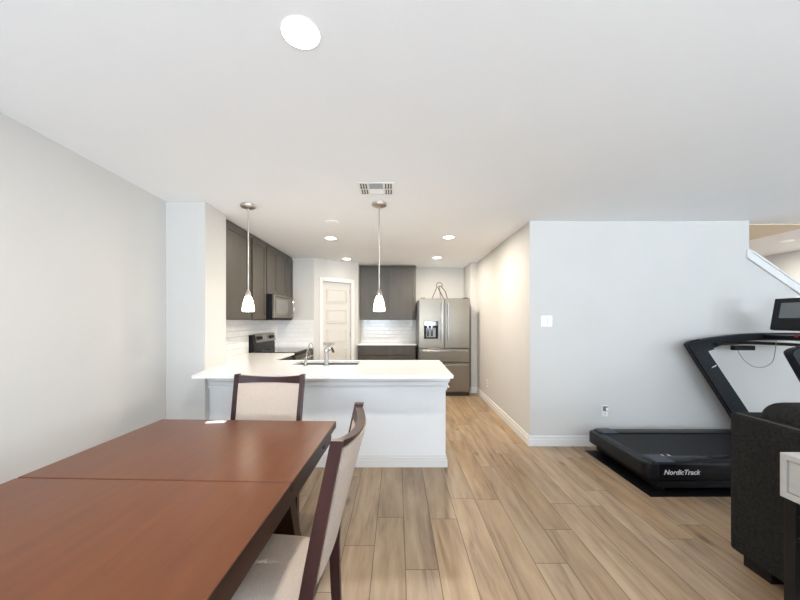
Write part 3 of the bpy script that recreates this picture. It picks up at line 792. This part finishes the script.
obj('motor_hood', R(bm), M['glossblack'], tm, True)
# uprights & handrails
for a, b, up in ((3.425, 3.495, 0), (2.565, 2.635, 1)):
    zt_ = 0.0*up; dx = .05*up
    bm = nb()
    prism(bm, [(3.03+dx, 1.098+zt_), (3.035+dx, 1.118+zt_), (3.06+dx, 1.136+zt_), (3.10+dx, 1.148+zt_), (3.22, 1.165+zt_), (3.30, 1.06+zt_), (3.235, 1.040+zt_), (3.625, .459), (3.77, .24), (3.575, .24), (3.469, .417)], a, b, 'y', bev=.006)
    obj('upright', R(bm), M['blacktex'], tm)
    bm = nb(); tube(bm, [(3.565, a-.002, .24), (3.462, a-.002, .417), (3.023+dx, a-.002, 1.095+zt_), (3.03+dx, a-.002, 1.12+zt_), (3.06+dx, a-.002, 1.142+zt_), (3.13+dx, a-.002, 1.158+zt_)], .011, seg=8); obj('edge_trim', R(bm), M['glossblack'], tm, True)
    m_ = M['blueblack'] if up else M['blacktex']
    bm = nb()
    top = smooth_path([(3.10+dx, 0, 1.148+zt_), (3.36, 0, 1.191+zt_), (3.71, 0, 1.224+zt_), (4.2, 0, 1.232+zt_)], 6)
    bot = smooth_path([(4.2, 0, 1.150+zt_), (3.71, 0, 1.150+zt_), (3.40, 0, 1.105+zt_), (3.235, 0, 1.045+zt_)], 6)
    prism(bm, [(p.x, p.z) for p in top]+[(p.x, p.z) for p in bot], a+.002, b-.002, 'y', bev=.008)
    obj('handrail', R(bm), m_, tm)
    bm = nb(); tube(bm, [(3.30, a-.01, 1.115+zt_), (3.45, a-.012, 1.125+zt_), (3.71, a-.012, 1.128+zt_), (4.18, a-.01, 1.105+zt_)], .017, smooth=True); obj('grip_bar', R(bm), M['blackplastic'], tm, True)
    if not up:
        bm = nb(); box(bm, 3.475, 3.69, a-.03, a+.02, 1.052, 1.100, bev=.006); obj('grip_block', R(bm), M['blackplastic'], tm)
        bm = nb(); prism(bm, [(3.265, .866), (3.275, .880), (3.315, .900), (3.310, .886)], a-.003, a, 'y'); obj('height_mark', R(bm), M['textwhite'], tm)
    else:
        for k in range(3):
            bm = nb(); box(bm, 3.16+k*.045, 3.185+k*.045, a-.003, a, 1.10-k*.05, 1.118-k*.05)
            obj('rail_mark', R(bm), M['ventgrey'], tm)
# cross tray + console
bm = nb(); box(bm, 3.80, 4.20, 2.63, 3.43, 1.165, 1.215, bev=.012); obj('console_tray', R(bm), M['blackplastic'], tm)
bm = nb(); box(bm, 3.86, 3.93, 2.94, 3.10, 1.20, 1.42, bev=.01); obj('console_neck', R(bm), M['blackplastic'], tm)
def tiltc(bm):
    bm.transform(Matrix.Translation((3.665, 0, 1.27)) @ Matrix.Rotation(math.radians(10), 4, 'Y')); return bm
cs = obj('console', R(tiltc(B(0, .05, 2.75, 3.25, 0, .31, bev=.008))), M['blackplastic'], tm)
obj('screen', R(tiltc(B(-.002, .001, 2.82, 3.185, .115, .262, bev=0))), M['screen'], cs)
bm = nb(); box(bm, -.002, .001, 2.96, 3.04, .285, .292); obj('name_strip', R(tiltc(bm)), M['textwhite'], cs)
obj('console_backplate', R(tiltc(B(.049, .20, 2.90, 3.12, .02, .18, bev=.02))), M['blackplastic'], tm)
bm = nb(); box(bm, 3.775, 3.80, 3.12, 3.14, 1.20, 1.225, bev=.005); obj('safety_key', R(bm), M['red'], tm)
bm = nb(); tube(bm, [(3.50, 3.40, 1.072), (3.53, 3.39, 1.0), (3.565, 3.38, .945), (3.64, 3.37, .89), (3.73, 3.36, .885), (3.80, 3.35, .93), (3.825, 3.345, 1.0), (3.84, 3.34, 1.17)], .0035, seg=6, smooth=True)
obj('safety_cord', R(bm), M['cord'], tm, True)
# brand lettering on the near side rail
cu = bpy.data.curves.new('lettering', 'FONT'); cu.body = 'NordicTrack'; cu.size = .054; cu.extrude = .0008; cu.shear = .25; cu.offset = .0006; cu.space_character = 1.0
tmp = bpy.data.objects.new('tmp', cu); C.objects.link(tmp); bpy.context.view_layer.update()
me = bpy.data.meshes.new_from_object(tmp.evaluated_get(bpy.context.evaluated_depsgraph_get())); bpy.data.objects.remove(tmp)
lt = bpy.data.objects.new('brand_lettering', me); C.objects.link(lt); me.materials.clear(); me.materials.append(M['textwhite'])
lt.parent = tm; lt.location = (2.105-3.0, Y0-.0012-3.02, .145-.006); lt.rotation_euler = (PI/2, 0, 0)

# ------------------------------------------------------------------ sofa
sf = thing('sofa', 'charcoal tweed sofa seen from behind at the right edge', 'sofa', (2.3, .85, 0))
def S(bm): return rel(bm, sf)
SY_, SY0_ = 1.86, -.15
obj('back_frame', S(B(1.87, 2.09, SY0_, SY_, .085, .85, bev=.02, seg=4)), M['sofa'], sf, True)
bm = nb(); tube(bm, [(1.888, SY0_+.03, .846), (1.888, SY_-.03, .846)], .006, seg=8); obj('piping', S(bm), M['welt'], sf, True)
obj('base', S(B(2.092, 2.80, SY0_+.02, SY_-.02, .085, .30, bev=.015)), M['sofa'], sf, True)
for a, b in ((SY_-.24, SY_-.002), (SY0_+.002, SY0_+.24)):
    obj('arm', S(B(2.092, 2.82, a, b, .30, .64, bev=.05, seg=5)), M['sofa'], sf, True)
mid = (SY_+SY0_)/2
for a, b in ((SY0_+.245, mid-.005), (mid+.005, SY_-.245)):
    obj('seat_cushion', S(B(2.20, 2.84, a, b, .302, .46, bev=.04, seg=5)), M['sofa'], sf, True)
for a, b in ((SY0_+.10, mid-.005), (mid+.005, SY_-.06)):
    bm = B(1.93, 2.24, a, b, .465, .935, bev=.09, seg=7)
    obj('back_cushion', S(bm), M['sofa'], sf, True)
for x, y in ((1.93, 1.70), (1.93, SY0_+.03), (2.68, 1.70), (2.68, SY0_+.03)):
    obj('foot', S(B(x, x+.10, y, y+.14, 0, .088, bev=.004)), M['blackmetal'], sf)

# ------------------------------------------------------------------ console table behind sofa
ct = thing('console_table', 'narrow console table with whitewashed drawer box on black metal legs behind the sofa', 'table', (1.74, 1.0, 0))
def K(bm): return rel(bm, ct)
kx0, kx1, ky0, ky1 = 1.64, 1.845, .55, 1.413
obj('tabletop', K(B(kx0-.001, kx1, ky0, ky1, .776, .80, bev=.002)), M['greywood'], ct)
bm = nb()
box(bm, kx0, kx0+.018, ky0, ky0+.024, .614, .776); box(bm, kx0, kx0+.018, ky1-.024, ky1, .614, .776)
box(bm, kx0, kx0+.018, ky0+.024, ky1-.024, .614, .64); box(bm, kx0+.012, kx1, ky0+.002, ky1-.001, .614, .775)
obj('drawer_box', K(bm), M['greywood'], ct)
mid = (ky0+ky1)/2
for a, b in ((ky0+.027, mid-.002), (mid+.002, ky1-.027)):
    dr = obj('drawer', K(B(kx0+.004, kx0+.0115, a, b, .643, .773, bev=.001)), M['greywood'], ct)
    bm = nb(); tube(bm, [(kx0+.005, (a+b)/2, .70), (kx0-.02, (a+b)/2, .70)], .012, seg=14); obj('knob', K(bm), M['blackmetal'], dr, True)
for x in (kx0+.004, kx1-.044):
    for y in (ky1-.052, ky0+.008):
        obj('leg', K(B(x, x+.040, y, y+.042, 0, .613, bev=.002)), M['blackmetal'], ct)
for z in (.546, .456, .12):
    for x in (kx0+.01, kx1-.035):
        obj('rail', K(B(x, x+.02, ky0+.05, ky1-.052, z-.008, z+.008)), M['blackmetal'], ct)
bm = nb()
for z in (.12,):
    for y in (ky0+.01, ky1-.035): box(bm, kx0+.044, kx1-.044, y, y+.02, z-.008, z+.008)
obj('end_rail', K(bm), M['blackmetal'], ct)
obj('shelf', K(B(kx0+.01, kx1-.015, ky0+.05, ky1-.052, .129, .145)), M['greywood'], ct)

# ------------------------------------------------------------------ lights
def area(name, loc, rot, sx, sy, e, col):
    l = bpy.data.lights.new(name, 'AREA'); l.shape = 'RECTANGLE'; l.size = sx; l.size_y = sy; l.energy = e; l.color = col
    o = bpy.data.objects.new(name, l); C.objects.link(o); o.location = loc; o.rotation_euler = rot; return o
DAY = (.73, .865, 1.0)
for k, (a, b) in enumerate(added_wins):
    area('window_daylight', ((a+b)/2, YR-.35, (zb+zt)/2-.1), (PI/2+math.radians(71), 0, 0), b-a, zt-zb, (160, 95, 275)[k], DAY)  # added fill behind the unseen windows, tilted upward to lift the ceiling

w = bpy.data.worlds.new('World'); bpy.context.scene.world = w; w.use_nodes = True
nt = w.node_tree; bg = nt.nodes['Background']; bg.inputs[1].default_value = .5; bg.inputs[0].default_value = (.75, .86, 1.0, 1)

# ------------------------------------------------------------------ camera
cam = bpy.data.cameras.new('Camera'); co = bpy.data.objects.new('Camera', cam); C.objects.link(co)
cam.sensor_width = 36; cam.lens = 330/800*36; cam.shift_x = 3/800; cam.shift_y = 20/800; cam.clip_start = .02
co.location = (0, 0, 1.365); co.rotation_euler = (PI/2, 0, 0)
sc = bpy.context.scene; sc.camera = co
sc.view_settings.view_transform = 'Standard'; sc.view_settings.look = 'None'; sc.view_settings.gamma = 1; sc.view_settings.use_curve_mapping = False
sc.view_settings.exposure = 0.86
sc.cycles.max_bounces = 14; sc.cycles.diffuse_bounces = 8
sc.cycles.use_denoising = True
